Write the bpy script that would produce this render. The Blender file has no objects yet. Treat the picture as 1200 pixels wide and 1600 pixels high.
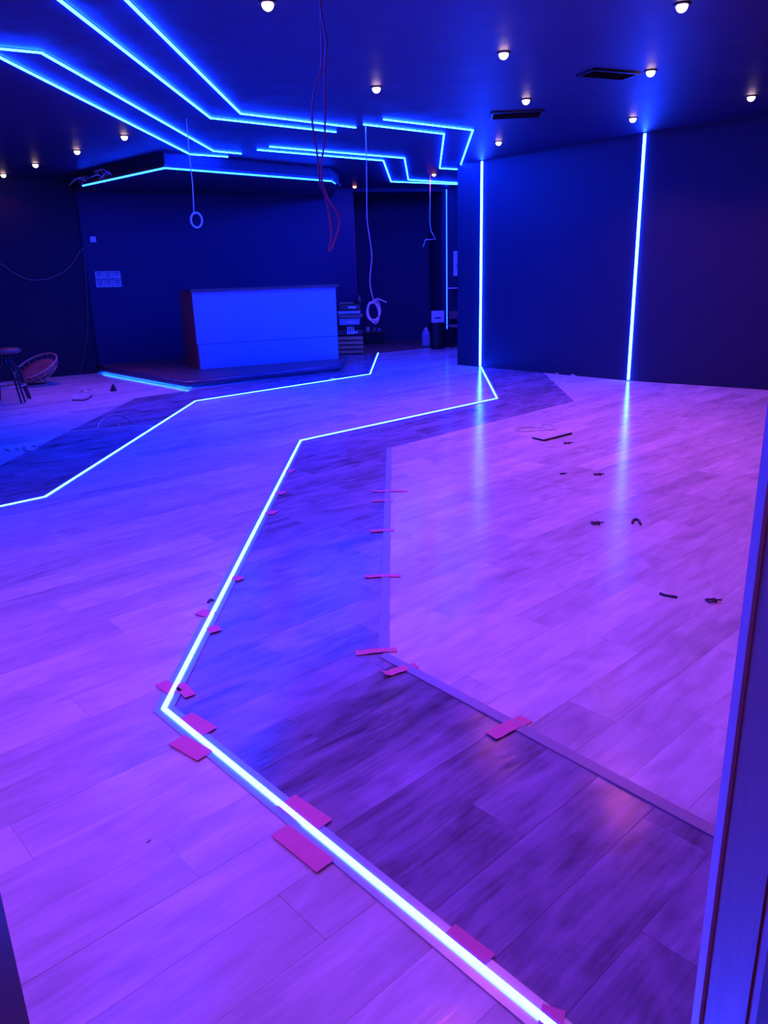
import bpy, bmesh, math, random
from mathutils import Vector, Matrix, noise
random.seed(7)
S = bpy.context.scene
COL = S.collection

# ------------------------------------------------------------------ camera
F_PX, CAM_H = 1185.0, 1.45
d = Vector((113.0, 3775.0, F_PX)).normalized()          # world "down" seen in camera axes (x right, y down, z forward)
yv = (Vector((0, 0, 1)) - d * d.z).normalized()
xv = yv.cross(-d)
def cam_to_world(c):
    return Vector((xv.dot(c), yv.dot(c), (-d).dot(c)))
cam_d = bpy.data.cameras.new('camera')
cam = bpy.data.objects.new('camera', cam_d); COL.objects.link(cam)
cx_, cy_, cz_ = cam_to_world(Vector((1, 0, 0))), cam_to_world(Vector((0, -1, 0))), cam_to_world(Vector((0, 0, -1)))
M = Matrix((cx_, cy_, cz_)).transposed().to_4x4(); M.translation = (0, 0, CAM_H)
cam.matrix_world = M
cam_d.sensor_fit = 'VERTICAL'; cam_d.sensor_height = 36.0; cam_d.lens = F_PX / 1600 * 36.0
cam_d.clip_start = 0.02; cam_d.clip_end = 100
S.camera = cam

# ------------------------------------------------------------------ world and exposure
w = bpy.data.worlds.new('world'); S.world = w; w.use_nodes = True
w.node_tree.nodes['Background'].inputs[0].default_value = (0.02, 0.02, 0.2, 1)
w.node_tree.nodes['Background'].inputs[1].default_value = 0.05
S.view_settings.view_transform = 'Standard'; S.view_settings.look = 'None'
S.view_settings.gamma = 1; S.view_settings.use_curve_mapping = False
S.view_settings.exposure = 0.0

LED_RGB, LED_RGB_UP = (0.006, 0.034, 1.0), (0.0018, 0.026, 1.0)
LED_FLOOR, LED_CEIL, LED_WALL, LED_BAR = 150.0, 285.0, 160.0, 110.0
SPOT_RGB = (1.0, 0.15, 0.60)
SPOT_W = 60.0
HALL_FILL_RGB, HALL_FILL_W = (0.75, 0.12, 1.0), 32.0

H = 3.0                                                  # ceiling height
def ray(u, v): return cam_to_world(Vector((u - 600, v - 800, F_PX)))
def at(u, v, z=0.0):                                     # surveyed point: sight line met with the level z
    r = ray(u, v); t = (z - CAM_H) / r.z
    return Vector((r.x * t, r.y * t, z))
def atY(u, v, Y):                                        # sight line met with the upright plane at depth Y
    r = ray(u, v); t = Y / r.y
    return Vector((r.x * t, Y, CAM_H + r.z * t))
def onwall(u, v, p, q):                                  # sight line met with the upright plane through p and q
    n = Vector((q[1] - p[1], p[0] - q[0])); r = ray(u, v)
    t = (p[0] * n.x + p[1] * n.y) / (r.x * n.x + r.y * n.y)
    return Vector((r.x * t, r.y * t, CAM_H + r.z * t))

# ------------------------------------------------------------------ materials
def newmat(name):
    m = bpy.data.materials.new(name); m.use_nodes = True
    nt = m.node_tree; return m, nt, nt.nodes['Principled BSDF']
def plain(name, col, rough=0.6, metal=0.0, var=0.15, scale=12.0, bump=0.1, spec=0.5):
    m, nt, b = newmat(name)
    N, L = nt.nodes, nt.links
    tc = N.new('ShaderNodeTexCoord'); nz = N.new('ShaderNodeTexNoise')
    nz.inputs['Scale'].default_value = scale; nz.inputs['Detail'].default_value = 5
    L.new(tc.outputs['Object'], nz.inputs['Vector'])
    mr = N.new('ShaderNodeMapRange'); mr.inputs[3].default_value = 1 - var; mr.inputs[4].default_value = 1 + var
    L.new(nz.outputs['Fac'], mr.inputs[0])
    mx = N.new('ShaderNodeVectorMath'); mx.operation = 'SCALE'
    mx.inputs[0].default_value = col; L.new(mr.outputs[0], mx.inputs['Scale'])
    L.new(mx.outputs[0], b.inputs['Base Color'])
    b.inputs['Roughness'].default_value = rough; b.inputs['Metallic'].default_value = metal
    b.inputs['Specular IOR Level'].default_value = spec
    if bump:
        bp = N.new('ShaderNodeBump'); bp.inputs['Strength'].default_value = bump; bp.inputs['Distance'].default_value = 0.01
        L.new(nz.outputs['Fac'], bp.inputs['Height']); L.new(bp.outputs[0], b.inputs['Normal'])
    return m
def emit(name, col, strength):
    m = bpy.data.materials.new(name); m.use_nodes = True; nt = m.node_tree
    for n in list(nt.nodes): nt.nodes.remove(n)
    o = nt.nodes.new('ShaderNodeOutputMaterial'); e = nt.nodes.new('ShaderNodeEmission')
    e.inputs[0].default_value = (*col, 1); e.inputs[1].default_value = strength
    nt.links.new(e.outputs[0], o.inputs[0]); return m
def wood(name, ca, cb, rough=0.3, grain=1.0, spec=0.5, bump=0.12, spread=0.25):
    """wood grain running along U of the metre-scaled UV map, with a random value per plank"""
    m, nt, b = newmat(name); N, L = nt.nodes, nt.links
    uv = N.new('ShaderNodeUVMap'); uv.uv_map = 'grain'
    at_ = N.new('ShaderNodeAttribute'); at_.attribute_name = 'rnd'; at_.attribute_type = 'GEOMETRY'
    off = N.new('ShaderNodeCombineXYZ'); mu = N.new('ShaderNodeMath'); mu.operation = 'MULTIPLY'; mu.inputs[1].default_value = 57.0
    L.new(at_.outputs['Fac'], mu.inputs[0]); L.new(mu.outputs[0], off.inputs[0]); L.new(mu.outputs[0], off.inputs[1]); L.new(mu.outputs[0], off.inputs[2])
    ad = N.new('ShaderNodeVectorMath'); ad.operation = 'ADD'; L.new(uv.outputs[0], ad.inputs[0]); L.new(off.outputs[0], ad.inputs[1])
    def nz(sx, sy, det, dist=0.0):
        mp = N.new('ShaderNodeMapping'); mp.inputs['Scale'].default_value = (sx, sy, 1); L.new(ad.outputs[0], mp.inputs[0])
        n = N.new('ShaderNodeTexNoise'); n.inputs['Scale'].default_value = 1; n.inputs['Detail'].default_value = det
        n.inputs['Distortion'].default_value = dist; L.new(mp.outputs[0], n.inputs['Vector']); return n.outputs['Fac']
    a, c, e = nz(1.6, 9, 4, 1.2), nz(5, 70, 6, 0.4), nz(2.4, 5.5, 3, 2.0)
    def mth(op, x, y):
        n = N.new('ShaderNodeMath'); n.operation = op
        for i, q in enumerate((x, y)):
            if isinstance(q, (int, float)): n.inputs[i].default_value = q
            else: L.new(q, n.inputs[i])
        return n.outputs[0]
    sm = mth('ADD', mth('MULTIPLY', a, 0.55 * grain), mth('ADD', mth('MULTIPLY', c, 0.28 * grain), mth('MULTIPLY', e, 0.5 * grain)))
    sm = mth('ADD', sm, mth('MULTIPLY', mth('SUBTRACT', at_.outputs['Fac'], 0.5), spread))
    mr = N.new('ShaderNodeMapRange'); mr.inputs[1].default_value = 0.40 * grain; mr.inputs[2].default_value = 0.93 * grain; L.new(sm, mr.inputs[0])
    mx = N.new('ShaderNodeMix'); mx.data_type = 'RGBA'; L.new(mr.outputs[0], mx.inputs[0])
    mx.inputs[6].default_value = (*ca, 1); mx.inputs[7].default_value = (*cb, 1)
    L.new(mx.outputs[2], b.inputs['Base Color'])
    b.inputs['Roughness'].default_value = rough; b.inputs['Specular IOR Level'].default_value = spec
    bp = N.new('ShaderNodeBump'); bp.inputs['Strength'].default_value = bump; bp.inputs['Distance'].default_value = 0.004
    L.new(mth('ADD', mth('MULTIPLY', c, 0.3), e), bp.inputs['Height']); L.new(bp.outputs[0], b.inputs['Normal'])
    return m

M_LIGHT = wood('pale_oak', (0.46, 0.40, 0.42), (0.88, 0.82, 0.82), rough=0.17, spec=0.24, bump=0.30, spread=0.34)
M_DARK = wood('dark_oak', (0.085, 0.06, 0.08), (0.44, 0.37, 0.56), rough=0.18, spec=0.4, bump=0.35, spread=0.22)
M_JAMB = wood('painted_jamb_wood', (0.20, 0.09, 0.08), (0.34, 0.18, 0.14), rough=0.5, grain=0.9)
M_BROWN = wood('brown_board', (0.18, 0.08, 0.05), (0.38, 0.18, 0.10), rough=0.5)
M_WALL = plain('navy_black_paint', (0.006, 0.010, 0.042), 0.7, var=0.12, scale=3, bump=0.05)
M_BACK = plain('dark_blue_paint', (0.008, 0.011, 0.062), 0.7, var=0.12, scale=3, bump=0.05)
M_RECESS = plain('plum_recess_paint', (0.06, 0.03, 0.09), 0.7, var=0.2, scale=2, bump=0.05)
M_CEIL = plain('matt_black_ceiling_paint', (0.007, 0.010, 0.050), 0.5, var=0.4, scale=2.6, bump=0.9)
M_WHITE = plain('white_plastic', (0.7, 0.68, 0.7), 0.4)
M_PAPER = plain('paper', (0.45, 0.45, 0.5), 0.8)
M_ALU = plain('brushed_aluminium', (0.55, 0.53, 0.56), 0.35, 0.6, var=0.08)
M_EDGE = plain('anodised_edging', (0.38, 0.34, 0.42), 0.35, 0.2, var=0.08)
M_BLACK = plain('black_plastic', (0.012, 0.012, 0.015), 0.4)
M_DGREY = plain('dark_grey_metal', (0.04, 0.04, 0.05), 0.35, 0.5)
M_TAPE = plain('salmon_masking_tape', (0.85, 0.20, 0.34), 0.7, var=0.1, scale=30)
M_CABLE_W = plain('white_cable', (0.6, 0.58, 0.6), 0.45)
M_CABLE_R = plain('red_cable', (0.34, 0.05, 0.10), 0.45)
M_CABLE_D = plain('dull_brown_cable', (0.16, 0.10, 0.12), 0.5)
M_CABLE_B = plain('black_cable', (0.05, 0.02, 0.05), 0.5)
M_BARFRONT = plain('pale_bar_front', (0.26, 0.36, 0.62), 0.6, var=0.08, scale=2)
M_RUG = plain('brown_underlay', (0.20, 0.09, 0.08), 0.9, var=0.3, scale=6)
M_WICKER = plain('wicker', (0.45, 0.28, 0.2), 0.6, var=0.3, scale=40)
M_FABRIC = plain('rose_cushion', (0.26, 0.12, 0.13), 0.9, var=0.2)
M_CARTON = plain('carton', (0.35, 0.24, 0.18), 0.8)
M_BLUEPL = plain('grey_blue_plastic', (0.35, 0.38, 0.5), 0.45)
M_DARKV = plain('dark_veneer', (0.13, 0.065, 0.065), 0.45, var=0.25, scale=5)
M_SIDE = plain('brown_bar_side', (0.30, 0.10, 0.10), 0.6)
M_RIM = plain('blue_grey_rim', (0.05, 0.06, 0.13), 0.25)
M_INK = plain('ink', (0.08, 0.08, 0.1), 0.8)
E_FLOOR = emit('led_floor_glow', LED_RGB, LED_FLOOR)
E_CEIL = emit('led_ceiling_glow', LED_RGB_UP, LED_CEIL)
E_WALL = emit('led_wall_glow', LED_RGB, LED_WALL)
E_WALL_DIM = emit('led_far_wall_glow', (.002, .012, 1), 40.0)
E_BAR = emit('led_bar_glow', LED_RGB_UP, LED_BAR)
E_BULB = emit('spot_bulb_glow', (1.0, 0.6, 0.62), 12.0)
E_BULB_DIM = emit('red_spot_bulb_glow', (1.0, 0.30, 0.25), 4.0)
E_PLAT = emit('led_platform_glow', (0.003, 0.05, 1.0), 110.0)
E_PLATF = emit('led_platform_front_glow', (0.001, 0.02, 1.0), 40.0)
E_HALL_FILL = emit('hall_fill_glow', HALL_FILL_RGB, 4.0)

# ------------------------------------------------------------------ mesh helpers
class MB:
    def __init__(s): s.v = []; s.f = []; s.uv = None; s.r = None; s.smooth = False
    def add(s, vs, fs):
        o = len(s.v); s.v += [tuple(v) for v in vs]; s.f += [tuple(i + o for i in f) for f in fs]; return s
    def box(s, c, size, rz=0.0, rx=0.0, ry=0.0, bev=0.0):
        hx, hy, hz = [q / 2 for q in size]
        bev = min(bev, hx * .9, hy * .9, hz * .9)
        R = Matrix.Rotation(rz, 3, 'Z') @ Matrix.Rotation(ry, 3, 'Y') @ Matrix.Rotation(rx, 3, 'X')
        c = Vector(c)
        if bev <= 0:
            vs = [R @ Vector((x, y, z)) + c for z in (-hz, hz) for x, y in ((-hx, -hy), (hx, -hy), (hx, hy), (-hx, hy))]
            return s.add(vs, [(3, 2, 1, 0), (4, 5, 6, 7), (0, 1, 5, 4), (1, 2, 6, 5), (2, 3, 7, 6), (3, 0, 4, 7)])
        rings = []
        for z, k in ((-hz, bev), (-hz + bev, 0), (hz - bev, 0), (hz, bev)):
            a, b_ = hx - k, hy - k; e = bev if not k else bev * .6
            rings.append([(a, -b_ + e, z), (a, b_ - e, z), (a - e, b_, z), (-a + e, b_, z), (-a, b_ - e, z), (-a, -b_ + e, z), (-a + e, -b_, z), (a - e, -b_, z)])
        vs = [R @ Vector(p) + c for r_ in rings for p in r_]
        fs = [tuple(range(7, -1, -1)), tuple(range(24, 32))]
        for i in range(3):
            for j in range(8): fs.append((i*8+j, i*8+(j+1) % 8, (i+1)*8+(j+1) % 8, (i+1)*8+j))
        return s.add(vs, fs)
    def prism(s, poly, z0, z1):
        n = len(poly)
        a = sum(poly[i][0]*poly[(i+1) % n][1]-poly[(i+1) % n][0]*poly[i][1] for i in range(n))
        if a < 0: poly = list(reversed(poly))
        vs = [(p[0], p[1], z0) for p in poly] + [(p[0], p[1], z1) for p in poly]
        return s.add(vs, [tuple(range(n-1, -1, -1)), tuple(range(n, 2*n))] + [(i, (i+1) % n, n+(i+1) % n, n+i) for i in range(n)])
    def tube(s, pts, r, sides=6, closed=False, flat=1.0, caps=True):
        pts = [Vector(p) for p in pts]; n = len(pts); vs = []; fs = []
        up = None
        rr = r if isinstance(r, (list, tuple)) else [r]*n
        for i, p in enumerate(pts):
            a = pts[(i-1) % n] if (closed or i > 0) else p; b_ = pts[(i+1) % n] if (closed or i < n-1) else p
            t = (b_-a).normalized()
            if up is None:
                up = Vector((0, 0, 1)) if abs(t.z) < .9 else Vector((1, 0, 0))
            sx = t.cross(up)
            if sx.length < 1e-4: sx = t.cross(Vector((0, 1, 0)))
            sx.normalize(); sy = sx.cross(t).normalized(); up = sy
            for k in range(sides):
                an = 2*math.pi*k/sides; vs.append(p + sx*math.cos(an)*rr[i] + sy*math.sin(an)*rr[i]*flat)
        m = n if closed else n-1
        for i in range(m):
            for k in range(sides):
                j = (i+1) % n; fs.append((i*sides+k, i*sides+(k+1) % sides, j*sides+(k+1) % sides, j*sides+k))
        if not closed and caps:
            fs.append(tuple(range(sides-1, -1, -1))); fs.append(tuple(range((n-1)*sides, n*sides)))
        s.smooth = True
        return s.add(vs, fs)
    def lathe(s, c, prof, seg=20, mat=None):
        c = Vector(c); vs = []; fs = []
        for r, z in prof:
            for k in range(seg):
                a = 2*math.pi*k/seg; p = Vector((r*math.cos(a), r*math.sin(a), z))
                vs.append((mat @ p if mat else p) + c)
        for i in range(len(prof)-1):
            for k in range(seg): fs.append((i*seg+k, i*seg+(k+1) % seg, (i+1)*seg+(k+1) % seg, (i+1)*seg+k))
        if prof[0][0] > 1e-4: fs.append(tuple(range(seg-1, -1, -1)))
        if prof[-1][0] > 1e-4: fs.append(tuple(range((len(prof)-1)*seg, len(prof)*seg)))
        return s.add(vs, fs)
    def build(s, name, mat, parent=None, origin=None):
        me = bpy.data.meshes.new(name)
        vs = s.v
        if origin is not None: vs = [tuple(Vector(v)-Vector(origin)) for v in vs]
        me.from_pydata(vs, [], s.f)
        if s.uv:
            l = me.uv_layers.new(name='grain')
            flat = []
            for f in s.f:
                for i in f: flat += [s.uv[i][0], s.uv[i][1]]
            l.data.foreach_set('uv', flat)
            a = me.attributes.new('rnd', 'FLOAT', 'POINT'); a.data.foreach_set('value', s.r)
        me.materials.append(mat)
        if s.smooth:
            me.shade_smooth() if hasattr(me, 'shade_smooth') else None
        me.update()
        o = bpy.data.objects.new(name, me); COL.objects.link(o)
        if parent is not None:
            o.parent = parent
            if origin is not None: o.location = Vector(origin) - parent.location
            else: o.location = -parent.location
        elif origin is not None: o.location = origin
        return o
def tag(o, label=None, cat=None, group=None, kind=None):
    if label: o['label'] = label
    if cat: o['category'] = cat
    if group: o['group'] = group
    if kind: o['kind'] = kind
    return o
def thing(name, label, cat, loc, group=None):
    o = bpy.data.objects.new(name, None); COL.objects.link(o); o.location = loc; o.empty_display_size = .1
    return tag(o, label, cat, group)
def smooth_path(pts, n=6):
    pts = [Vector(p) for p in pts]; out = []
    P = [pts[0]*2-pts[1]] + pts + [pts[-1]*2-pts[-2]]
    for i in range(1, len(P)-2):
        for k in range(n):
            t = k/n
            out.append(0.5*((2*P[i]) + (-P[i-1]+P[i+1])*t + (2*P[i-1]-5*P[i]+4*P[i+1]-P[i+2])*t*t + (-P[i-1]+3*P[i]-3*P[i+1]+P[i+2])*t**3))
    out.append(pts[-1]); return out
def ribbon(mb, pts, hw, z0, z1, off=0.0):
    """mitred flat bar along a plan polyline, between two heights"""
    P = [Vector((p[0], p[1])) for p in pts]; L_, R_ = [], []
    for i, p in enumerate(P):
        ds = []
        if i > 0: ds.append((p-P[i-1]).normalized())
        if i < len(P)-1: ds.append((P[i+1]-p).normalized())
        ns = [Vector((-q.y, q.x)) for q in ds]
        n = sum(ns, Vector((0, 0))).normalized(); k = 1/max(.3, n.dot(ns[0]))
        L_.append(p+n*(off+hw)*k); R_.append(p+n*(off-hw)*k)
    n = len(P); vs = []
    for i in range(n):
        vs += [(L_[i].x, L_[i].y, z0), (R_[i].x, R_[i].y, z0), (R_[i].x, R_[i].y, z1), (L_[i].x, L_[i].y, z1)]
    fs = [(0, 1, 2, 3), tuple((n-1)*4+q for q in (3, 2, 1, 0))]
    for i in range(n-1):
        for k in range(4): fs.append((i*4+k, (i+1)*4+k, (i+1)*4+(k+1) % 4, i*4+(k+1) % 4))
    mb.add(vs, fs); return mb

# ------------------------------------------------------------------ plan of the room (metres, camera above 0,0)
LR = [(1.36, -0.03), (-0.80, 2.36), (-0.75, 6.89), (1.38, 8.97), (1.60, 12.14)]        # LED line right of the walkway
ER = [(2.30, -0.04), (-0.02, 2.71), (0.06, 6.48), (2.21, 8.63), (2.40, 11.20)]         # edge of the dark boards
LL = [(-4.8, 2.93), (-2.41, 5.21), (-2.31, 9.47), (-0.15, 11.62), (-0.02, 14.81)]      # LED line left of the walkway
EL = [(-5.4, 3.5), (-3.24, 5.60), (-3.19, 9.90), (-1.05, 12.04), (-0.92, 14.9)]
W_A, W_B, W_C = (1.27, 12.53), (3.31, 10.13), (6.5, 7.42)                               # right partition
BW0, BW1 = (-4.75, 13.05), (-0.42, 15.35)                                               # wall behind the bar

# ------------------------------------------------------------------ shell
def struct(name, mb, m, parent=None): return tag(mb.build(name, m, parent), kind='structure')
def wallbox(mb, p, q, z0, z1, t, side=1):
    p, q = Vector(p[:2]), Vector(q[:2]); dd = (q-p).normalized(); n = Vector((-dd.y, dd.x))*t*side
    mb.prism([p, q, q+n, p+n], z0, z1); return mb
floor = struct('floor', MB().prism([(-8, -2.6), (6.5, -2.6), (6.5, 18), (-8, 18)], -0.12, -0.008), plain('screed', (0.16, 0.14, 0.15), .9))
ceiling = struct('ceiling', MB().prism([(-8, -2.6), (6.5, -2.6), (6.5, 18), (-8, 18)], H, H+.12), M_CEIL)
struct('wall_right', wallbox(wallbox(MB(), W_A, W_B, 0, H, .22, 1), W_B, W_C, 0, H, .22, 1), M_WALL)
struct('wall_east', MB().prism([(6.5, -2.6), (6.62, -2.6), (6.62, 18), (6.5, 18)], 0, H), M_WALL)
struct('wall_west', MB().prism([(-8.12, -2.6), (-8, -2.6), (-8, 18), (-8.12, 18)], 0, H), M_WALL)
struct('wall_back', wallbox(MB(), BW0, BW1, 0, H, .15, 1), M_BACK)
struct('wall_left', MB().prism([(-8, 10.75), (-4.74, 12.9), (-4.74, 13.2), (-8, 13.2)], 0, H), plain('black_paint', (.006, .006, .02), .8, scale=3, bump=.05))
struct('wall_recess_left', wallbox(MB(), (BW1[0]+.02, BW1[1]+.16), (-0.7, 17.7), 0, H, .1, 1), M_RECESS)
struct('wall_recess_back', wallbox(MB(), (-0.7, 17.7), (1.15, 17.5), 0, H, .1, 1), M_RECESS)
struct('wall_recess_right', wallbox(MB(), (1.15, 17.5), (1.31, 15.87), 0, H, .1, 1), M_RECESS)
struct('wall_far', wallbox(MB(), (1.33, 15.75), (6.5, 15.75), 0, H, .1, 1), M_WALL)
struct('trim_1', wallbox(MB(), (BW1[0], BW1[1]), (1.33, 15.72), 2.93, H, .14, 1), M_WALL)
# wall with the doorway the camera looks out of
JX0, JX1, JY0, JY1 = -0.615, 0.50, 0.825, 0.95
struct('wall_front', MB().prism([(-8, JY0), (JX0-.05, JY0), (JX0-.05, JY1), (-8, JY1)], 0, H).prism([(JX1+.04, JY0), (6.5, JY0), (6.5, JY1), (JX1+.04, JY1)], 0, H).prism([(JX0-.05, JY0), (JX1+.04, JY0), (JX1+.04, JY1), (JX0-.05, JY1)], 2.14, H), M_WALL)
struct('wall_rear', MB().prism([(-8, -2.72), (6.5, -2.72), (6.5, -2.6), (-8, -2.6)], 0, H), M_WALL)
struct('wall_hall_left', MB().prism([(-1.5, -2.6), (-1.4, -2.6), (-1.4, JY0), (-1.5, JY0)], 0, H), M_WALL)
struct('wall_hall_right', MB().prism([(1.4, -2.6), (1.5, -2.6), (1.5, JY0), (1.4, JY0)], 0, H), M_WALL)

def grain_box(mb, x0, x1, y0, y1, z0, z1, rnd, vertical=True):
    o = len(mb.v); mb.prism([(x0, y0), (x1, y0), (x1, y1), (x0, y1)], z0, z1)
    if mb.uv is None: mb.uv = []; mb.r = []
    for v in mb.v[o:]:
        mb.uv.append((v[2], v[0]+v[1]) if vertical else (v[0], v[1]+v[2])); mb.r.append(rnd)
    return mb
jt = thing('door_frame', 'violet-lit wooden door frame standing close at the right picture edge', 'door frame', (JX1, JY0, 0))
tag(jt, kind='structure')
grain_box(MB(), JX1, JX1+.06, JY0-.004, JY1-.012, 0, 2.1, .3).build('jamb', M_JAMB, jt)
o = grain_box(MB(), JX1-.006, JX1+.06, JY1-.012, JY1+.012, 0, 2.1, .6)
o.build('stop_strip', plain('room_lit_edge', (0.5, 0.45, 0.55), .5), jt)  # room light on this edge is put into its paler colour
grain_box(MB(), JX1+.003, JX1+.30, JY0-.024, JY0-.004, 0, 2.2, .8).build('casing', M_JAMB, jt)
jl = thing('door_jamb', 'dark door jamb at the bottom left corner of the picture', 'door frame', (JX0, JY0, 0)); tag(jl, kind='structure')
grain_box(MB(), JX0-.05, JX0, JY0-.01, JY1+.005, 0, 2.1, .1).build('jamb', M_BLACK, jl)
grain_box(MB(), JX0-.05, JX0-.03, JY1+.005, JY1+.02, 0, 2.2, .1).build('casing', M_BLACK, jl)

# ------------------------------------------------------------------ planks
ANG = math.radians(42.5); PW, PL = 0.186, 1.24
ux, uy = Vector((math.cos(ANG), math.sin(ANG))), Vector((-math.sin(ANG), math.cos(ANG)))
def clip(poly, a, b):                                    # keep what lies left of the line a-b
    out = []; n = len(poly)
    def s(p): return (b[0]-a[0])*(p[1]-a[1])-(b[1]-a[1])*(p[0]-a[0])
    for i in range(n):
        p, q = poly[i], poly[(i+1) % n]; sp, sq = s(p), s(q)
        if sp >= 0: out.append(p)
        if (sp > 0 > sq) or (sp < 0 < sq):
            t = sp/(sp-sq); out.append((p[0]+(q[0]-p[0])*t, p[1]+(q[1]-p[1])*t))
    return out if len(out) > 2 else []
def area(p): return abs(sum(p[i][0]*p[(i+1) % len(p)][1]-p[(i+1) % len(p)][0]*p[i][1] for i in range(len(p))))/2
def ccw(q):
    a = sum(q[i][0]*q[(i+1) % len(q)][1]-q[(i+1) % len(q)][0]*q[i][1] for i in range(len(q)))
    return q if a > 0 else q[::-1]
darkq = []
for A, B in ((LR, ER), (LL, EL)):
    for i in range(4): darkq.append(ccw([A[i], A[i+1], B[i+1], B[i]]))
def inter(poly, q):
    for i in range(len(q)):
        poly = clip(poly, q[i], q[(i+1) % len(q)])
        if not poly: return []
    return poly
def minus(poly, q):
    out = []; rest = poly
    for i in range(len(q)):
        a, b_ = q[i], q[(i+1) % len(q)]
        o_ = clip(rest, b_, a)
        if o_ and area(o_) > 1e-6: out.append(o_)
        rest = clip(rest, a, b_)
        if not rest: break
    return out
room = [(-8, JY1-.2), (6.5, JY1-.2), (6.5, 17.6), (-8, 17.6)]
hall = [(-1.4, -2.6), (1.4, -2.6), (1.4, JY1-.2), (-1.4, JY1-.2)]
planks = []
rows = range(-75, 110)
for kind in ('light', 'dark'):
    sh = 0.0 if kind == 'light' else 0.07
    for j in range(-60, 105):
        rj = random.Random(j*31+(5 if kind == 'dark' else 0)); start = rj.random()*PL
        if kind == 'light': start = (j*0.43*PL) % PL + rj.random()*.2
        for i in range(-8, 18):
            g = 0.0004
            x0, x1, y0, y1 = i*PL+start+g, (i+1)*PL+start-g, j*PW+sh+g, (j+1)*PW+sh-g
            c = ux*((x0+x1)/2)+uy*((y0+y1)/2)
            if not (-8.8 < c.x < 7.3 and -3.4 < c.y < 18.4): continue
            poly = [tuple(ux*a+uy*b_) for a, b_ in ((x0, y0), (x1, y0), (x1, y1), (x0, y1))]
            pcs = [p for p in (inter(poly, room), inter(poly, hall)) if p]
            if kind == 'light':
                for q in darkq:
                    pcs = [o for p in pcs for o in minus(p, q)]
            else:
                pcs = [o for p in pcs for o in (inter(p, q) for q in darkq) if o]
            pcs = [p for p in pcs if area(p) > 4e-4]
            if pcs: planks.append((kind, c, pcs, rj.random()*0.37+random.random()*0.63))
def in_view(c, m=60):
    q = Vector((c.x, c.y, -CAM_H)); cc = Vector((0, 0, 0))
    X = q.dot(cx_); Yc = -q.dot(cy_); Z = -q.dot(cz_)
    if Z < .3: return False
    u, v = 600+F_PX*X/Z, 800+F_PX*Yc/Z
    return -m < u < 1200+m and 480 < v < 1600+3*m
def plank_mb(items):
    mb = MB(); mb.uv = []; mb.r = []
    for kind, c, pcs, r in items:
        rnd = random.Random(int(r*1e6)); dz = (rnd.random()-.5)*0.0008
        for p in pcs:
            n0 = len(mb.v); mb.prism(p, -0.008, dz)
            for v in mb.v[n0:]:
                q = Vector((v[0], v[1]))-c; mb.uv.append((q.dot(ux), q.dot(uy))); mb.r.append(r)
    return mb
vis = sorted([p for p in planks if in_view(p[1], 160)], key=lambda p: -sum(area(q) for q in p[2])/max(.5, p[1].length)**3)
top = vis[:300]; ids = set(id(p) for p in top)
for p in top:
    o = plank_mb([p]).build('plank', M_LIGHT if p[0] == 'light' else M_DARK, floor, origin=(p[1].x, p[1].y, 0))
    if p[0] == 'dark': o['label'] = 'dark oak plank'
rest = [p for p in planks if id(p) not in ids]
tag(plank_mb([p for p in rest if p[0] == 'light']).build('plank', M_LIGHT, floor), 'pale planks further off', kind='stuff')
tag(plank_mb([p for p in rest if p[0] == 'dark']).build('plank', M_DARK, floor), 'dark planks further off', kind='stuff')

# metal edging between the dark and the pale boards
eg = thing('edging_strip', 'slim grey edging strip between dark band and pale boards, right of walkway', 'floor trim', (ER[1][0], ER[1][1], 0))
ribbon(MB(), [ER[0], ER[1]], .021, 0, .006).build('strip', M_EDGE, eg)
ribbon(MB(), [(ER[1][0]+.002, ER[1][1]+.03), ER[2]], .021, 0, .0055).build('strip', M_EDGE, eg)

# ------------------------------------------------------------------ LED lines
def floor_led(pts, label):
    t = thing('floor_led_line', label, 'light strip', (pts[1][0], pts[1][1], 0), 'light lines let into the floor')
    ribbon(MB(), pts, .034, 0, .005).build('channel', M_ALU, t)
    ribbon(MB(), pts, .0082, .005, .0085).build('diffuser', E_FLOOR, t)
floor_led([LR[0], LR[1], LR[2], LR[3], (1.60, 12.12)], 'glowing floor line zigzagging from the bottom edge up to the lit partition wall')
floor_led(LL, 'glowing floor line bending past the front of the bar, left of walkway')
def ceil_led(px, label, pre=()):
    pts = [Vector((*p, H)) for p in pre]+[at(u, v, H) for u, v in px]
    t = thing('ceiling_led_line', label, 'light strip', (pts[0].x, pts[0].y, H), 'angular light lines on the ceiling')
    ribbon(MB(), pts, .010, H-.005, H).build('channel', M_ALU, t)
    ribbon(MB(), pts, .0075, H-.015, H-.005).build('diffuser', E_CEIL, t)
def ext(p, q, k): return (p[0]+(p[0]-q[0])*k, p[1]+(p[1]-q[1])*k)
ceil_led([(-60, 68), (64, 80), (334, 235), (377, 239)], 'blue ceiling line with a shallow bend at the left edge, second from left')
ceil_led([(-60, 57), (297, 240), (356, 244)], 'straight blue ceiling line nearest to the left edge, lowest of the four')
ceil_led([(329, 183), (525, 205)], 'blue ceiling line third from left, ending just short of the topmost one', [(-0.75, 1.15), (-1.87, 2.35)])
ceil_led([(376, 176), (556, 198)], 'topmost blue ceiling line running down to its bend beside the red cable', [(-0.35, 1.15), (-1.47, 2.5)])
ceil_led([(599, 185), (739, 202), (719, 259)], 'outer hook-shaped blue ceiling line above the lit partition wall')
ceil_led([(568, 193), (694, 208), (687, 262), (722, 264)], 'inner hook-shaped blue ceiling line nested inside the outer hook')
ceil_led([(421, 228), (632, 246), (638, 280), (722, 285.5)], 'upper of the two stepped blue ceiling lines near the far wall')
ceil_led([(402, 233), (599, 250), (611, 283), (722, 287.5)], 'lower of the two stepped blue ceiling lines near the far wall')
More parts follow.
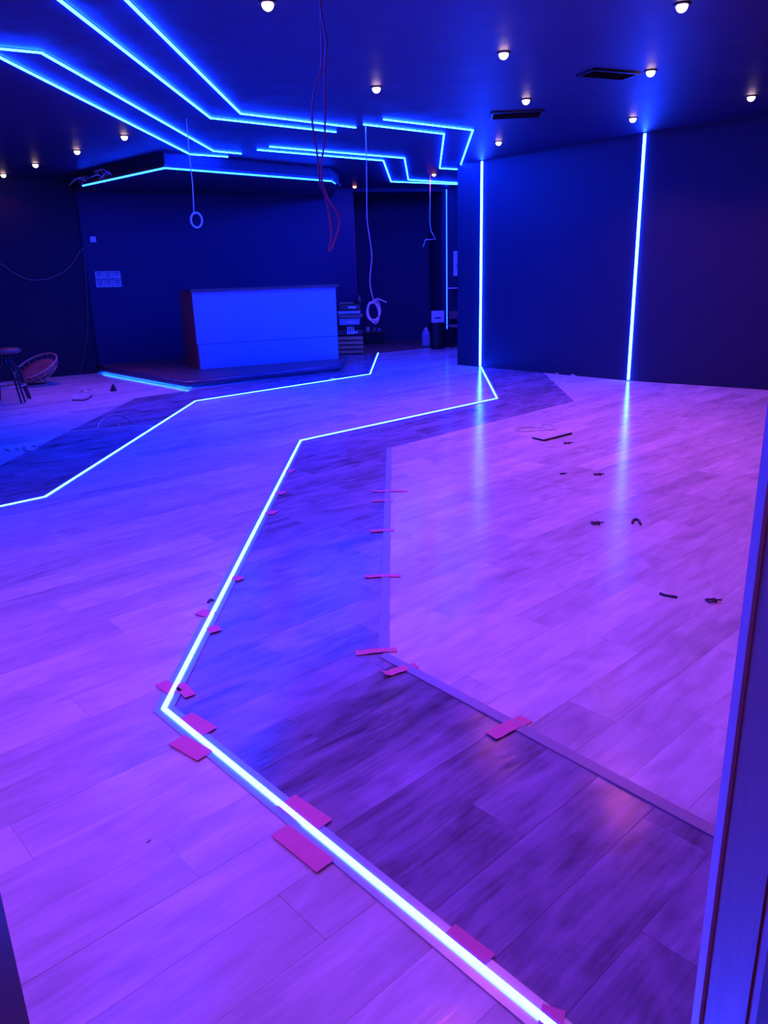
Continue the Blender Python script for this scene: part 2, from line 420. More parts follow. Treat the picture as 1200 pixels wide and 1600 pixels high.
def wall_led(x, y, z0, z1, rz, label, w=.030, m=None, dp=.012):
    t = thing('wall_led_line', label, 'light strip', (x, y, z0), 'upright light lines on the walls')
    n = Vector((math.sin(rz), -math.cos(rz)))
    MB().box((x-n.x*.004, y-n.y*.004, (z0+z1)/2), (w+.012, .010, z1-z0), rz).build('channel', M_ALU, t)
    MB().box((x+n.x*(.001+dp/2), y+n.y*(.001+dp/2), (z0+z1)/2), (w, dp, z1-z0-.01), rz).build('diffuser', m or E_WALL, t)
ra = math.atan2(W_B[1]-W_A[1], W_B[0]-W_A[0])
p1 = onwall(752, 400, W_A, W_B); p2 = onwall(995, 400, W_A, W_B)
wall_led(p1.x, p1.y, .01, 2.99, ra, 'upright blue light line at the left end of the right partition wall')
wall_led(p2.x, p2.y, .01, 2.99, ra, 'upright blue light line in the middle of the right partition wall')
p3 = onwall(698, 400, (1.33, 15.75), (6.5, 15.75))
wall_led(p3.x, p3.y, .35, 2.97, 0, 'thin upright blue light line on the far wall behind the partition', .016, E_WALL_DIM, .006)

# ------------------------------------------------------------------ bar, platform, bulkhead above
PT = .12
PLAT = [(-4.72, 12.95), (-4.40, 12.55), (-2.68, 10.60), (-0.66, 12.10), (-0.58, 13.45)]
PLB = [(-1.6, 14.70), (-4.70, 13.06)]
pt = thing('bar_platform', 'low dark platform with rounded rim and light glowing under its edge, carrying the bar', 'platform', (-2.68, 12, 0))
ins = [(-4.62, 13.05), (-4.30, 12.68), (-2.66, 10.78), (-0.78, 12.17), (-0.72, 13.45)]
MB().prism(ins+PLB, 0, PT-.035).build('base', M_BLACK, pt)
o = MB().prism(PLAT+PLB, PT-.03, PT)
o.uv = [(v[0]*.8+v[1]*.6, v[1]*.8-v[0]*.6) for v in o.v]; o.r = [.4]*len(o.v)
o.build('deck', M_DARKV, pt)
MB().tube([(x, y, PT-.046) for x, y in PLAT], .044, 12).build('rim', M_RIM, pt)
ribbon(MB(), [PLAT[0], PLAT[1], PLAT[2]], .006, .040, .048, .053).build('led_strip', E_PLAT, pt)
ribbon(MB(), [PLAT[2], PLAT[3]], .003, .050, .055, .060).build('led_strip', E_PLATF, pt)

BL, BR = at(312, 577, PT), at(531, 560, PT)
BL = Vector((-2.79, 11.90)); BR = Vector((-0.68, 12.88))
bd = (BR-BL).normalized(); bn = Vector((-bd.y, bd.x)); brz = math.atan2(bd.y, bd.x); blen = (BR-BL).length
BDP = 1.0; BT = 1.31
bt = thing('bar_counter', 'blue-lit bar counter with pale front panel and dark side standing on the platform', 'bar', (BL.x, BL.y, PT))
def bq(x0, x1, y0, y1): return [BL+bd*a+bn*b_ for a, b_ in ((x0, y0), (x1, y0), (x1, y1), (x0, y1))]
MB().prism(bq(0, .06, .03, BDP), PT, BT-.04).build('side_panel', M_SIDE, bt)
MB().prism(bq(blen-.04, blen, .03, BDP*.6), PT, BT-.04).build('side_panel', M_DARKV, bt)
MB().prism(bq(.07, blen-.05, .03, .06), PT, BT-.04).build('carcass', M_BLACK, bt)
MB().prism(bq(.0, blen, 0, .028), .497, BT-.04).build('front_panel', M_BARFRONT, bt)
MB().prism(bq(.02, blen, .006, .03), PT, .49).build('lower_front_panel', M_BARFRONT, bt)
MB().prism(bq(-.03, blen+.04, -.05, .5), BT-.04, BT).build('countertop', M_DARKV, bt)
MB().prism(bq(.06, blen-.04, .5, BDP), .86, .9).build('back_shelf', M_DARKV, bt)

# dropped bulkhead over the bar
BK = [(-4.62, 12.75), (-4.29, 12.16), (-2.66, 10.57), (-0.66, 12.50), (-0.57, 13.35)]
bk = thing('ceiling_bulkhead', 'dropped dark ceiling slab over the bar edged with a blue light line', 'ceiling slab', (-2.66, 12, H))
tag(bk, kind='structure')
MB().prism(BK+[(-.8, 15.05), (-4.7, 12.98)], 2.82, H).build('slab', M_WALL, bk)
mb = ribbon(MB(), BK[1:4], .006, 2.808, 2.824, -.012)
mb.build('led_strip', E_BAR, bk)
ribbon(MB(), [BK[3], (-0.62, 12.9)], .003, 2.815, 2.824, -.012).build('led_strip', E_BAR, bk)
ribbon(MB(), BK, .012, 2.825, 2.86, -.015).build('edge_profile', M_DGREY, bk)
# loose ragged lining hanging at the left end of the slab
mb = MB()
for k in range(16):
    t = random.random(); p = Vector(BK[1]).lerp(Vector(BK[2]), t*.6-.1); q = p+Vector((random.uniform(-.2, .1), random.uniform(.0, .3)))
    mb.tube(smooth_path([(p.x, p.y, 2.85), ((p.x+q.x)/2, (p.y+q.y)/2-.1, 2.88+random.random()*.07), (q.x-.1, q.y-.15, 2.80+random.random()*.15)], 3), .006, 4)
tag(mb.build('loose_lining', M_ALU, bk), kind='stuff')

# ------------------------------------------------------------------ ceiling spotlights
SP = [((418, 3), 'row nearest the camera, beside the red cable'), ((588, 136), 'alone between red cable and the inner hook line'),
      ((787, 82), 'large, between two smaller ones over the pale floor'), ((822, 155), 'over a dark ceiling slot'),
      ((1066, 6), 'at the top right edge of the picture'), ((1017, 110), 'beside the faint slot, above the middle wall line'),
      ((989, 184), 'just above the top of the middle wall line'), ((1174, 150), 'rightmost, near the right edge'),
      ((779, 221), 'just above the left end wall line'), ((194, 212), 'rightmost of four at the left over the lounge corner'),
      ((120, 235), 'second from right of four at the left'), ((55, 256), 'third from right of four at the left'),
      ((5, 272), 'touching the left picture edge')]
spot_data = bpy.data.lights.new('spot_beam', 'SPOT'); spot_data.energy = SPOT_W; spot_data.color = SPOT_RGB
spot_data.spot_size = math.radians(128); spot_data.spot_blend = .9; spot_data.shadow_soft_size = .04
spot_dim = spot_data.copy(); spot_dim.energy = SPOT_W*.06
spot_far = spot_data.copy(); spot_far.energy = SPOT_W*.75; spot_far.spot_size = math.radians(84)
spot_red = spot_data.copy(); spot_red.energy = SPOT_W*.3; spot_red.color = (1, .02, .12); spot_red.spot_size = math.radians(160)
spot_fill_near = spot_data.copy(); spot_fill_near.energy = SPOT_W*.85
spot_fill_left = spot_data.copy(); spot_fill_left.energy = SPOT_W*2.0
def spotlight(x, y, label, dim=False, z=H, light=spot_data):
    t = thing('ceiling_spotlight', label, 'spotlight', (x, y, z), 'small warm ceiling spotlights')
    MB().lathe((x, y, z), [(.052, 0), (.055, -.004), (.050, -.010), (.036, -.012), (.034, -.004)], 18).build('trim_ring', M_DGREY, t)
    pr = [(.034, -.008)]+[(.036*math.cos(a), -.012-.036*math.sin(a)) for a in [i*math.pi/10 for i in range(5)]]+[(.0001, -.048)]
    b_ = MB().lathe((x, y, z), pr, 14); b_.smooth = True; b_.build('bulb', E_BULB_DIM if dim else E_BULB, t)
    l = bpy.data.objects.new('lamp_light', light); COL.objects.link(l); l.parent = t; l.location = (0, 0, -.07)
for (u, v), s_ in SP:
    p = at(u, v, H); spotlight(p.x, p.y, 'white-glowing ceiling spotlight, ' + s_, light=(spot_dim if u == 5 else spot_far if u < 240 else spot_dim if (v > 205 or u == 588 or u == 418) else spot_data))
p = at(678, 271, H); spotlight(p.x, p.y, 'reddish ceiling spotlight between the stepped line and the far wall', True, light=spot_red)
p = at(554, 291, 2.99); spotlight(p.x, min(p.y, 15.1), 'tiny warm spotlight by the ceiling end of the far wall', True, light=spot_dim)
for x, y, lab in ((0.35, 3.2, 'middle one of the near row'), (2.9, 4.4, 'right one of the near row'), (1.6, 2.3, 'nearest one to the doorway'), (-2.2, 1.9, 'left one of the near row')):  # unseen spotlights, added to throw pink light on the near floor
    spotlight(x, y, 'unseen ceiling spotlight added above the picture, ' + lab, light=spot_fill_left if x < -1 else spot_fill_near)
hl = thing('hall_fill_lamp', 'unseen lamp added on the hall ceiling to light the door frame', 'lamp', (0.0, -.9, H))  # unseen fill lamp, added to light the door frame and near floor
MB().lathe((0, -.9, H), [(.16, 0), (.16, -.03), (.14, -.035)], 24).build('lamp_body', M_DGREY, hl)
MB().lathe((0, -.9, H), [(.135, -.03), (.12, -.07), (.06, -.09), (.001, -.095)], 24).build('shade', E_HALL_FILL, hl)
ld = bpy.data.lights.new('hall_fill_light', 'POINT'); ld.energy = HALL_FILL_W; ld.color = HALL_FILL_RGB; ld.shadow_soft_size = .15
l = bpy.data.objects.new('lamp_light', ld); COL.objects.link(l); l.parent = hl; l.location = (0, 0, -.2)

# slots in the ceiling
def vent(u0, v0, u1, v1, wd, label):
    a, b_ = at(u0, v0, H), at(u1, v1, H); c = (a+b_)/2; L_ = (b_-a).length; rz = math.atan2(b_.y-a.y, b_.x-a.x)
    t = thing('ceiling_vent', label, 'air vent', (c.x, c.y, H))
    fr = MB(); n = Vector((-math.sin(rz), math.cos(rz), 0)); dd = Vector((math.cos(rz), math.sin(rz), 0))
    for s_ in (-1, 1):
        fr.box(c+n*s_*wd/2+Vector((0, 0, -.008)), (L_, .03, .016), rz); fr.box(c+dd*s_*L_/2+Vector((0, 0, -.008)), (.03, wd, .016), rz)
    fr.build('frame', M_BLACK, t)
    MB().box(c+Vector((0, 0, -.002)), (L_, wd, .003), rz).build('backing', M_BLACK, t)
    for k in range(4):
        MB().box(c+n*(k-1.5)*wd/4.2+Vector((0, 0, -.009)), (L_-.03, .03, .003), rz, rx=.6).build('slat', M_BLACK, t)
vent(768, 180, 846, 176, .35, 'black air vent in the ceiling beside the lit wall line')
vent(915, 112, 985, 118, .22, 'black air vent in the ceiling left of a large spotlight')

# ------------------------------------------------------------------ hanging cables
t = thing('red_cable', 'long red cable hanging in a twisted loop from the ceiling', 'cable', atY(500, -160, 4.5))
A = [(499, -170), (500, 0), (510, 65), (507.5, 110), (507.5, 210), (501.5, 270), (512.5, 310), (525, 330), (530, 350), (524, 372), (517.5, 390)]
B = [(503, -172), (501, 0), (502.5, 100), (492.5, 135), (487.5, 185), (495, 235), (500, 285), (507.5, 305), (515, 340), (517.5, 370), (514, 390), (517.5, 391)]
MB().tube(smooth_path([atY(u, v, 4.5) for u, v in A], 5), .0065, 6).build('strand', M_CABLE_R, t)
MB().tube(smooth_path([atY(u, v, 4.52) for u, v in B], 5), .0065, 6).build('strand', M_CABLE_R, t)
def at_up(u, Y, z):                                      # point under the ceiling
    p = atY(u, 300, Y); p.z = z; return p
Yr = 8.49; t = thing('cable_with_ring', 'thin pale cable ending in a small ring, hanging in front of the bar bulkhead', 'cable', at(291, 185, H))
ap = [at(291, 185, H)]+[atY(u, v, Yr) for u, v in ((294.5, 225), (298, 262), (301, 290), (303, 334))]
MB().tube(smooth_path(ap, 5), .0055, 6).build('wire', M_CABLE_W, t)
c = atY(307, 344, Yr)
MB().tube([c+Vector((.058*math.cos(a), 0, .072*math.sin(a))) for a in [i*math.pi/12 for i in range(24)]], .011, 6, closed=True).build('ring', M_CABLE_W, t)
Yc = 9.12; t = thing('cable_with_coil', 'white cable hanging from the ceiling with its end wound into a coil', 'cable', at(572, 195, H))
ap = [at(571, 195, H)]+[atY(u, v, Yc) for u, v in ((572.5, 245), (573, 290), (573.5, 340), (577, 368), (581, 400), (578, 435), (580, 455), (584, 469))]
MB().tube(smooth_path(ap, 5), .0065, 6).build('wire', M_CABLE_W, t)
c = atY(583.5, 487, Yc); pts = []
for i in range(5*20):
    a = i*math.pi/10; L_ = i/20; pts.append(c+Vector((.072*math.cos(a)*(1+.30*math.sin(L_*2.4))+.018*math.sin(L_*4.1), .02*math.sin(i*.13), .112*math.sin(a)*(1+.16*math.cos(L_*3.3))+.012*math.cos(L_*5))))
MB().tube(pts, .0048, 5).build('coil', M_CABLE_W, t)
MB().tube(smooth_path([atY(u, v, Yc) for u, v in ((583, 472), (588, 467), (596, 469), (604, 472.5))], 4), .0065, 6).build('tail', M_CABLE_W, t)
Yf = 13.44; t = thing('cable_with_hook', 'faint blue cable ending in a triangular hook near the far wall', 'cable', at(672, 270, H))
MB().tube(smooth_path([at(672, 272, H)]+[atY(u, v, Yf) for u, v in ((672, 310), (671.5, 345), (674, 362))], 4), .008, 6).build('wire', M_CABLE_W, t)
MB().tube([atY(u, v, Yf) for u, v in ((674, 362), (681, 374), (665, 374.5), (661, 386))], .008, 6).build('hook', M_CABLE_W, t)

# ------------------------------------------------------------------ masking tape
TAPES = [  # centre px, along px end, half width (m), z, label
 ((583, 767), (637, 766), .016, 'short tape strip highest across the edging'), ((583, 782), (614, 781), .016, 'second tape strip from the top across the edging'),
 ((579, 829), (616, 827), .02, 'third tape strip from the top across the edging'), ((569, 900), (626, 898), .016, 'fourth tape strip from the top across the edging'),
 ((557, 1019), (620, 1013), .018, 'long tape strip just above the edging corner'), ((600, 1053), (650, 1038), .02, 'tape strip right on the edging corner with a curled end'),
 ((766, 1149), (822, 1121), .026, 'wide orange tape strip across the lower edging, alone'),
 ((310, 955), (331, 960), .03, 'tape patch left of the floor line, below a scrap'), ((325, 985), (342, 980), .03, 'small tape patch right of the floor line'),
 ((366, 905), (377, 900), .03, 'tiny tape patch on the dark side halfway up'), ((253, 1078), (272, 1070), .055, 'tape patch left of the floor line above its corner'),
 ((281, 1080), (298, 1074), .055, 'tape patch right of the floor line above its corner'),
 ((288, 1118), (328, 1142), .030, 'tape patch on dark boards below the corner'), ((276, 1155), (320, 1180), .032, 'tape patch on pale boards below the corner'),
 ((446, 1250), (505, 1290), .035, 'pink tape patch along the upper side of the near line'), ((437, 1296), (508, 1352), .030, 'long pink tape patch along the lower side of the near line'),
 ((703, 1453), (764, 1500), .022, 'tape patch on the dark side lower down, with a dark nick'), ((845, 1588), (880, 1600), .03, 'tape patch at the bottom edge of the picture'),
 ((419, 803), (428, 797), .035, 'tape speck on the upper floor line, third of three'), ((434, 772), (442, 767), .035, 'tape speck on the upper floor line, second of three'), ((448, 738), (455, 733), .035, 'tape speck on the upper floor line, topmost of three')]
for a, b_, hw, lab in TAPES:
    p, q = at(*a, .008), at(*b_, .008); dd = (q-p); L_ = dd.length; dd.normalize(); n = Vector((-dd.y, dd.x, 0))
    N_ = 6; vs = []; rnd = random.Random(a[0])
    cross = 'edging' in lab
    for i in range(N_+1):
        t_ = i/N_; c = p+(q-p)*t_
        z = .0075 if (not cross or .3 < t_ < .7) else .0045
        if cross and i == 0: z += .010*rnd.random()
        j = (rnd.random()-.5)*.006
        for s_ in (-1, 1):
            e = c+n*hw*s_+dd*(j if i in (0, N_) else 0); vs.append((e.x, e.y, z)); vs.append((e.x, e.y, z-.0012))
    fs = []
    for i in range(N_):
        o_ = i*4; fs += [(o_, o_+4, o_+6, o_+2), (o_+1, o_+3, o_+7, o_+5), (o_, o_+1, o_+5, o_+4), (o_+2, o_+6, o_+7, o_+3)]
    fs += [(0, 2, 3, 1), (N_*4, N_*4+1, N_*4+3, N_*4+2)]
    c0 = (p+q)/2; o = MB().add(vs, fs).build('masking_tape', M_TAPE, None, origin=(c0.x, c0.y, 0))
    tag(o, 'salmon masking ' + lab if 'tape' not in lab else 'salmon-coloured ' + lab, 'tape', 'masking tape on the floor lines')

# ------------------------------------------------------------------ litter on the floor
def floor_wire(name, px, r, m, label, cat='wire', z=None):
    pts = [at(u, v, r) for u, v in px]; o = MB().tube(smooth_path(pts, 5), r, 6).build(name, m, None, origin=(pts[0].x, pts[0].y, 0))
    return tag(o, label, cat)
def wires(name, label, cat, paths, r, m):
    c = at(*paths[0][0]); t = thing(name, label, cat, (c.x, c.y, 0))
    for k, px in enumerate(paths): MB().tube(smooth_path([at(u, v, r+k*.004) for u, v in px], 5), r, 6).build('loop', m, t)
wires('wire_scrap', 'pale looped wire above the black tool on the pale floor', 'wire', [[(803, 670), (812, 667), (835, 667), (843, 671), (825, 674), (806, 673), (815, 669), (845, 667)], [(840, 672), (852, 672), (865, 669), (862, 664), (850, 663), (845, 667), (855, 670), (870, 672)]], .005, M_CABLE_W)
t = thing('utility_tool', 'black angled tool lying on the pale floor below the wires', 'tool', at(848, 685, 0))
MB().tube([at(832, 684, .009), at(850, 688, .009)], .008, 6).build('short_arm', M_BLACK, t)
MB().tube([at(850, 688, .009), at(893, 677, .009)], .009, 6).build('handle', M_BLACK, t)
for (u, v), lab, s_ in (((886, 692), 'dark scrap right below the tool', 1), ((879, 740), 'tiny dark scrap in the left of the middle pale floor', .7), ((934, 741), 'small round dark scrap in the middle pale floor', 1),
                  ((931, 817), 'flat oval dark scrap below the middle', 1), ((1112, 938), 'black clip with a pale window, nearest the door frame', .9)):
    c = at(u, v, .008); mb = MB(); r_ = random.Random(u)
    mb.tube([c+Vector((.024*s_*math.cos(a), .022*s_*math.sin(a), .004*math.sin(3*a))) for a in [i*math.pi/5 for i in range(10)]], .0045*s_, 5, closed=True)
    mb.tube([c+Vector((-.03*s_, .01, 0)), c+Vector((.045*s_, -.012, .006))], .0045*s_, 5)
    tag(mb.build('dark_scrap', M_CABLE_B, None, origin=(c.x, c.y, 0)), lab, 'scrap', 'dark scraps on the pale floor')
floor_wire('dark_scrap', [(988, 817), (990, 812), (997, 812), (1001, 819)], .007, M_CABLE_B, 'hooked dark scrap right of the flat oval one', 'scrap')['group'] = 'dark scraps on the pale floor'
floor_wire('dark_scrap', [(1031, 927), (1040, 930), (1058, 933)], .006, M_CABLE_B, 'long thin dark scrap left of the black clip', 'scrap')['group'] = 'dark scraps on the pale floor'
floor_wire('dark_scrap', [(229, 1317), (232, 1315), (235, 1312)], .0015, M_CABLE_B, 'tiny dark sliver on the pale floor at lower left', 'scrap')
floor_wire('dark_scrap', [(325, 941), (329, 937), (335, 939)], .006, M_CABLE_B, 'dark scrap beside the floor line above a tape patch', 'scrap')
floor_wire('wire_scrap', [(865, 585), (872, 583.5), (885, 584), (895, 586), (900, 589), (890, 589), (880, 588)], .010, M_CABLE_W, 'pale wire lying at the foot of the partition wall')
floor_wire('floor_cable', [(-40, 694), (0, 691), (60, 684), (100, 676), (160, 670), (195, 667.5), (240, 666)], .006, M_CABLE_W, 'thin pale cable crossing the dark band at the left edge', 'cable')
wires('wire_scrap', 'two pale wire arcs standing over the dark band at left', 'wire', [[(152, 670), (156, 660), (172, 658), (182, 661), (189, 668)], [(152, 670), (160, 655), (178, 648), (195, 651), (208, 660), (213, 663)]], .004, M_CABLE_W)
pts = [(8, 700), (16, 704), (24, 698), (30, 703), (36, 696), (42, 701), (50, 696), (58, 699), (45, 704), (33, 699), (20, 701)]
floor_wire('wire_scrap', pts, .007, M_CABLE_W, 'tangled wire bundle on the pale floor at left edge')
floor_wire('wire_scrap', [(108, 625), (120, 618), (133, 613), (128, 609), (138, 608), (143, 613), (126, 612)], .008, M_CABLE_W, 'tangled wire near the wicker bowl chair')
floor_wire('dark_scrap', [(112, 625), (132, 625), (142, 620), (143, 617)], .009, M_CABLE_B, 'dark curved wire below the tangle by the bowl chair', 'scrap')
c = at(178, 611, 0); mb = MB().lathe(c, [(.05, 0), (.03, .05), (.015, .09), (.001, .10)], 9); tag(mb.build('small_funnel', M_BLACK, None, origin=c), 'small dark cone standing left of the bar platform', 'funnel')
c = at(519, 593, 0); mb = MB(); mb.smooth = True; mb.lathe(c, [(.045, 0), (.05, .012), (.035, .025), (.001, .03)], 12); tag(mb.build('line_connector', M_WHITE, None, origin=c), 'small bright connector on the floor line before the bar', 'connector')

# ------------------------------------------------------------------ left corner
t = thing('stool', 'dark round stool with splayed curved metal legs at the left edge', 'stool', at(8, 632, 0))
cc = at(17, 629, 0); zs = atY(8, 546, cc.y).z
o = MB().lathe((cc.x, cc.y, 0), [(.001, zs-.05), (.19, zs-.05), (.225, zs-.03), (.225, zs-.01), (.20, zs+.01), (.001, zs+.018)], 28); o.smooth = True
o.build('seat', M_DARKV, t)
for k in range(4):
    a = math.radians(-32+90*k); dv = Vector((math.cos(a), math.sin(a), 0)); sd = Vector((-dv.y, dv.x, 0))
    mb = MB()
    for s_ in (-.025, .025):
        mb.tube(smooth_path([cc+dv*.06+sd*s_+Vector((0, 0, zs-.05)), cc+dv*.10+sd*s_+Vector((0, 0, zs-.18)), cc+dv*.19+sd*s_+Vector((0, 0, zs-.28)), cc+dv*.22+sd*s_+Vector((0, 0, .22)), cc+dv*.27+sd*s_+Vector((0, 0, .012))], 5), .013, 7)
    mb.build('leg', M_DGREY, t)
MB().tube([cc+Vector((.215*math.cos(a), .215*math.sin(a), .22)) for a in [i*math.pi/14 for i in range(28)]], .009, 6, closed=True).build('foot_ring', M_ALU, t)
# bowl chair
bc = at(52, 603, 0); bc = Vector((bc.x, bc.y, 0))
t = thing('bowl_chair', 'tipped round wicker bowl chair with cushion leaning on the left wall', 'chair', bc)
rim_c = bc+Vector((.06, .05, .29))
Rm = Matrix.Rotation(math.radians(-14), 3, 'Y') @ Matrix.Rotation(math.radians(24), 3, 'X')
RB = .33
def bowl(a, ph): return rim_c+Rm @ Vector((RB*math.cos(ph)*math.cos(a), RB*math.cos(ph)*math.sin(a), -RB*.62*math.sin(ph)))
MB().tube([bowl(i*math.pi/18, 0) for i in range(36)], .014, 7, closed=True).build('rim', M_WICKER, t)
for i in range(20):
    MB().tube([bowl(i*math.pi/10, k*.25) for k in range(7)], .006, 5).build('rib', M_WICKER, t)
for ph in (.35, .7, 1.05):
    MB().tube([bowl(i*math.pi/14, ph) for i in range(28)], .006, 5, closed=True).build('hoop', M_WICKER, t)
mb = MB(); mb.smooth = True; mb.lathe(rim_c, [(.001, -.165), (.12, -.16), (.22, -.12), (.27, -.08), (.26, -.04), (.15, -.07), (.001, -.09)], 20, Rm); mb.build('cushion', M_FABRIC, t)
mb = MB().tube([bc+Vector((.2*math.cos(a), .16*math.sin(a), .015)) for a in [i*math.pi/10 for i in range(20)]], .013, 6, closed=True)
for a in (0.3, 2.2, 4.3): mb.tube([bc+Vector((.2*math.cos(a), .16*math.sin(a), .015)), bc+Vector((.08*math.cos(a)+.05, .08*math.sin(a)+.05, .14))], .012, 6)
mb.build('stand', M_WICKER, t)
# cable swag on the left wall
LW0, LW1 = (-8+.012, 10.75-.018), (-4.74+.012, 12.9-.018)
t = thing('wall_cable', 'pale cable sagging along the left wall and dropping beside the corner', 'cable', (-5.2, 12.05, 1.7))
sw = [onwall(u, v, LW0, LW1) for u, v in ((-40, 396), (0, 412), (22, 427), (48, 437.5), (80, 434), (108, 418), (121, 398), (128, 389.5), (131, 389))]
MB().tube(smooth_path(sw, 5), .009, 6).build('swag', M_CABLE_D, t)
sw = [onwall(u, v, LW0, LW1) for u, v in ((131, 389), (132, 405), (134, 435), (136, 465), (137, 512), (132, 550), (127, 572), (123, 590))]
MB().tube(smooth_path(sw, 5), .006, 6).build('drop', M_CABLE_D, t)
# notices
bdir = (Vector(BW1)-Vector(BW0)).normalized(); brz2 = math.atan2(bdir.y, bdir.x); wn = Vector((bdir.y, -bdir.x, 0))
names = ['top left', 'top middle', 'top right', 'bottom left', 'bottom middle', 'bottom right']; k = 0
for r_ in range(2):
    for c_ in range(3):
        p = onwall(155+13.5*c_+1.5*r_, 430+13*r_-.3*c_, BW0, BW1)+wn*.006
        t = thing('wall_notice', 'small pale notice on the wall left of the bar, %s of six' % names[k], 'notice', p, 'six notices in two rows')
        MB().box(p, (.132, .004, .122), brz2).build('sheet', M_PAPER, t)
        for q in range(2 + (c_+r_) % 2):
            MB().box(p+wn*.003+Vector((0, 0, .038-.032*q)), (.09-.02*q, .002, .012), brz2).build('printed_line', M_INK, t)
        k += 1
p = onwall(145, 374, BW0, BW1)+wn*.012
t = thing('wall_switch', 'small pale square switch box high on the wall above the notices', 'switch', p)
MB().box(p, (.09, .024, .09), brz2, bev=.006).build('housing', M_WHITE, t); MB().box(p+wn*.014, (.05, .008, .05), brz2).build('rocker', M_WHITE, t)

# ------------------------------------------------------------------ clutter beyond the bar
rg = at(640, 540, 0)
mb = MB().prism([(-0.35, 14.55), (0.02, 14.86), (1.22, 15.72), (1.12, 17.45), (-.66, 17.62), (-.38, 15.6)], 0, .006)
tag(mb.build('floor_covering', M_RUG, None, origin=(0, 15, 0)), 'reddish brown floor covering in the far recess beyond the bar', 'floor covering')
cx0 = at(549, 553, 0); cY = cx0.y+.1; print('CRATE', cx0)
t = thing('wooden_pallet_crate', 'reddish wooden crate on the floor at the right end of the bar', 'crate', (cx0.x, cY, 0))
wx = (at(565, 549, 0)-at(530, 549, 0)).length
for k in range(4):
    MB().box((cx0.x, cY-.2, .05+k*.085), (wx, .018, .06), bev=.004).build('slat', M_BROWN if 0 else plain('crate_wood_%d' % k, (.60+.05*k, .26, .14), .7), t)
for s_ in (-1, 0, 1): MB().box((cx0.x+s_*wx*.45, cY-.18, .17), (.05, .02, .34)).build('post', M_DARKV, t)
MB().box((cx0.x, cY+.02, .17), (wx*.94, .34, .30), bev=.01).build('body', M_DARKV, t)
stack = [((.36, .46), .0, M_DARKV, 'brown carton directly on the crate', 'carton_box'), ((.47, .53), .02, M_BLACK, 'flat black case on the cartons', 'flat_case'),
         ((.54, .66), -.02, M_BLUEPL, 'grey blue box in the middle of the pile', 'storage_box'), ((.67, .74), .01, M_CARTON, 'flat carton above the grey blue box', 'carton_box'),
         ((.75, .80), -.01, M_WHITE, 'pale tray near the top of the pile', 'tray'), ((.81, .93), .0, M_DARKV, 'dark box topmost on the pile beyond the bar', 'carton_box')]
for i, ((z0, z1), dx, m, lab, nm) in enumerate(stack):
    c = Vector((cx0.x+dx, cY, (z0+z1)/2)); t = thing(nm, lab, 'box', (c.x, c.y, z0))
    wj = wx*(.95-.06*(i % 3)); MB().box(c, (wj, .34-.03*(i % 2), z1-z0-.004), rz=.05*(i % 3-1), bev=.012).build('body', m, t)
    MB().box((c.x, c.y-.005, z1-.006), (wj+.015, .36-.03*(i % 2), .012), rz=.05*(i % 3-1), bev=.003).build('lid', m, t)
    if z1-z0 > .08: MB().box((c.x+.05, c.y-.178, (z0+z1)/2), (wj*.4, .006, .04)).build('sticker', M_WHITE, t)
for k, (u, z0) in enumerate(((541, .47), (544, .47), (547, .47), (550, .47))):
    p = atY(u+2, 515, cY-.22); tag(MB().lathe((p.x, cY-.19-.02*k*0, .535 if 0 else .0), [(.001, .375+.0), (.012, .375), (.012, .50), (.008, .52), (.001, .52)], 8).build('white_tube', M_WHITE, None, origin=None), 'white tube standing in the row at the front of the pile, %s' % ('leftmost', 'second from left', 'second from right', 'rightmost')[k], 'tube', 'white tubes on the crate')
p0 = atY(561, 484, cY-.1); t = thing('rolled_bag', 'dark crumpled bag on top of the pile beyond the bar', 'bag', (p0.x, cY-.1, .93))
mb = MB(); mb.smooth = True; mb.lathe((p0.x, cY-.1, .93), [(.06, 0), (.10, .03), (.09, .08), (.04, .11), (.05, .15), (.01, .15)], 12); mb.build('body', M_DGREY, t)
tag(MB().box((cx0.x-.03, cY-.05, .945), (wx*.7, .06, .022), rz=.05, bev=.004).build('wood_offcut', plain('raw_wood', (.6, .3, .2), .7), None), 'pale pink wooden offcut lying on top of the pile', 'offcut')
# low black bench
pb = at(584, 538, 0); t = thing('low_bench', 'low black bench with a brown top beside the crate', 'bench', (pb.x, pb.y, 0))
bw = .46
MB().box((pb.x, pb.y+.15, .255), (bw+.04, .42, .03), bev=.006).build('top', M_DARKV, t)
MB().box((pb.x, pb.y+.16, .12), (bw-.02, .36, .238), bev=.006).build('body', M_BLACK, t)
for k, (dx, m, lab) in enumerate(((-.12, M_WHITE, 'pale jar on the low black bench, left one'), (.02, M_CARTON, 'brown jar on the low black bench, middle one'), (.13, M_BLUEPL, 'small grey jar on the low black bench, right one'))):
    t2 = thing('jar', lab, 'jar', (pb.x+dx, pb.y+.1, .27)); hh = .10-.02*k
    MB().lathe((pb.x+dx, pb.y+.1, .27), [(.04, 0), (.045, .01), (.045, hh-.02), (.03, hh)], 12).build('body', m, t2)
    MB().lathe((pb.x+dx, pb.y+.1, .27+hh), [(.034, 0), (.034, .02)], 12).build('lid', M_DARKV, t2)
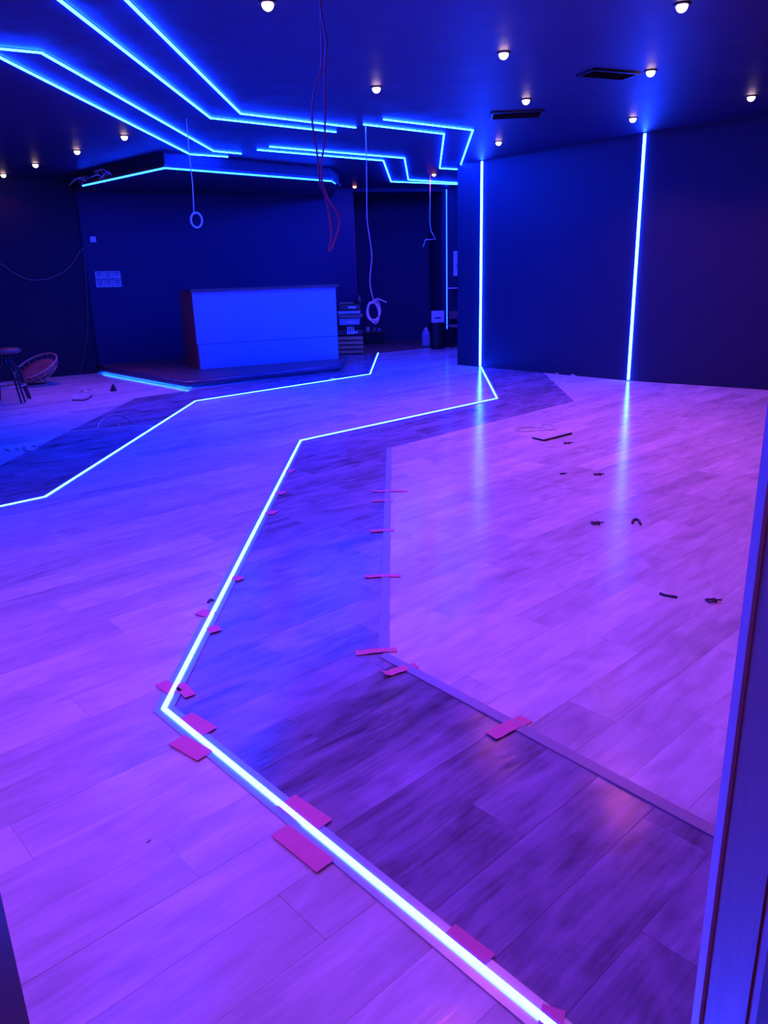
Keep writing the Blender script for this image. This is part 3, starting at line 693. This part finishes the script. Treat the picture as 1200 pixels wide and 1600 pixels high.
# jerrycan
pj = at(666, 542, 0); t = thing('water_canister', 'pale blue plastic canister on the floor left of the black bin', 'canister', (pj.x, pj.y, 0))
mb = MB(); mb.box((pj.x, pj.y, .15), (.17, .14, .30), bev=.03); mb.build('body', M_BLUEPL, t)
MB().tube(smooth_path([(pj.x-.05, pj.y, .30), (pj.x-.04, pj.y, .35), (pj.x+.03, pj.y, .35), (pj.x+.05, pj.y, .30)], 4), .012, 6).build('handle', M_BLUEPL, t)
MB().lathe((pj.x, pj.y-.03, .29), [(.03, 0), (.03, .09), (.02, .10)], 10).build('cap', M_WHITE, t)
pk = at(684, 545, 0); t = thing('black_bin', 'black ribbed bin on the floor by the far wall line', 'bin', (pk.x, pk.y, 0))
MB().lathe((pk.x, pk.y, 0), [(.13, 0), (.14, .02), (.165, .44), (.18, .45), (.18, .48), (.16, .48)], 20).build('body', M_BLACK, t)
MB().lathe((pk.x, pk.y, .48), [(.175, 0), (.17, .02), (.001, .03)], 20).build('lid', M_BLACK, t)
t = thing('white_carton', 'pale blue-lit carton standing on the black bin', 'box', (pk.x, pk.y, .505))
MB().box((pk.x, pk.y, .62), (.24, .18, .22), rz=.08, bev=.006).build('body', M_WHITE, t)
MB().box((pk.x, pk.y-.092, .60), (.12, .004, .03), rz=.08).build('printed_band', M_INK, t)
ps = at(707, 543, 0); t = thing('side_chair', 'pinkish chair half hidden behind the partition end', 'chair', (ps.x+.1, ps.y, 0))
MB().box((ps.x+.12, ps.y, .42), (.36, .36, .04), bev=.01).build('seat', M_FABRIC, t)
for sx in (-1, 1):
    for sy in (-1, 1): MB().tube([(ps.x+.12+sx*.15, ps.y+sy*.15, 0), (ps.x+.12+sx*.145, ps.y+sy*.145, .40)], .014, 6).build('leg', M_DGREY, t)
MB().box((ps.x+.12, ps.y+.17, .62), (.34, .03, .16), bev=.01).build('backrest', M_FABRIC, t)
for sx in (-1, 1): MB().tube([(ps.x+.12+sx*.14, ps.y+.16, .42), (ps.x+.12+sx*.14, ps.y+.175, .60)], .012, 6).build('back_post', M_DGREY, t)
# boxes on far wall
p = onwall(712, 412, (1.33, 15.73), (6.5, 15.73))
t = thing('wall_panel', 'tall pale electrical panel on the far wall beside the partition', 'panel', (p.x+.02, 15.72, p.z))
MB().box((p.x+.05, 15.71, p.z), (.19, .06, .47), bev=.008).build('housing', M_WHITE, t); MB().box((p.x+.03, 15.675, p.z-.04), (.07, .012, .11)).build('hatch', M_BLUEPL, t)
p = onwall(708, 450, (1.33, 15.73), (6.5, 15.73))
t = thing('wall_bracket', 'small pale bracket shelf on the far wall below the panel', 'bracket', (p.x, 15.72, p.z))
MB().box((p.x+.05, 15.64, p.z), (.30, .16, .018), bev=.003).build('shelf', M_WHITE, t); MB().tube([(p.x+.05, 15.74, p.z-.12), (p.x+.05, 15.6, p.z-.01)], .007, 5).build('brace', M_DGREY, t)
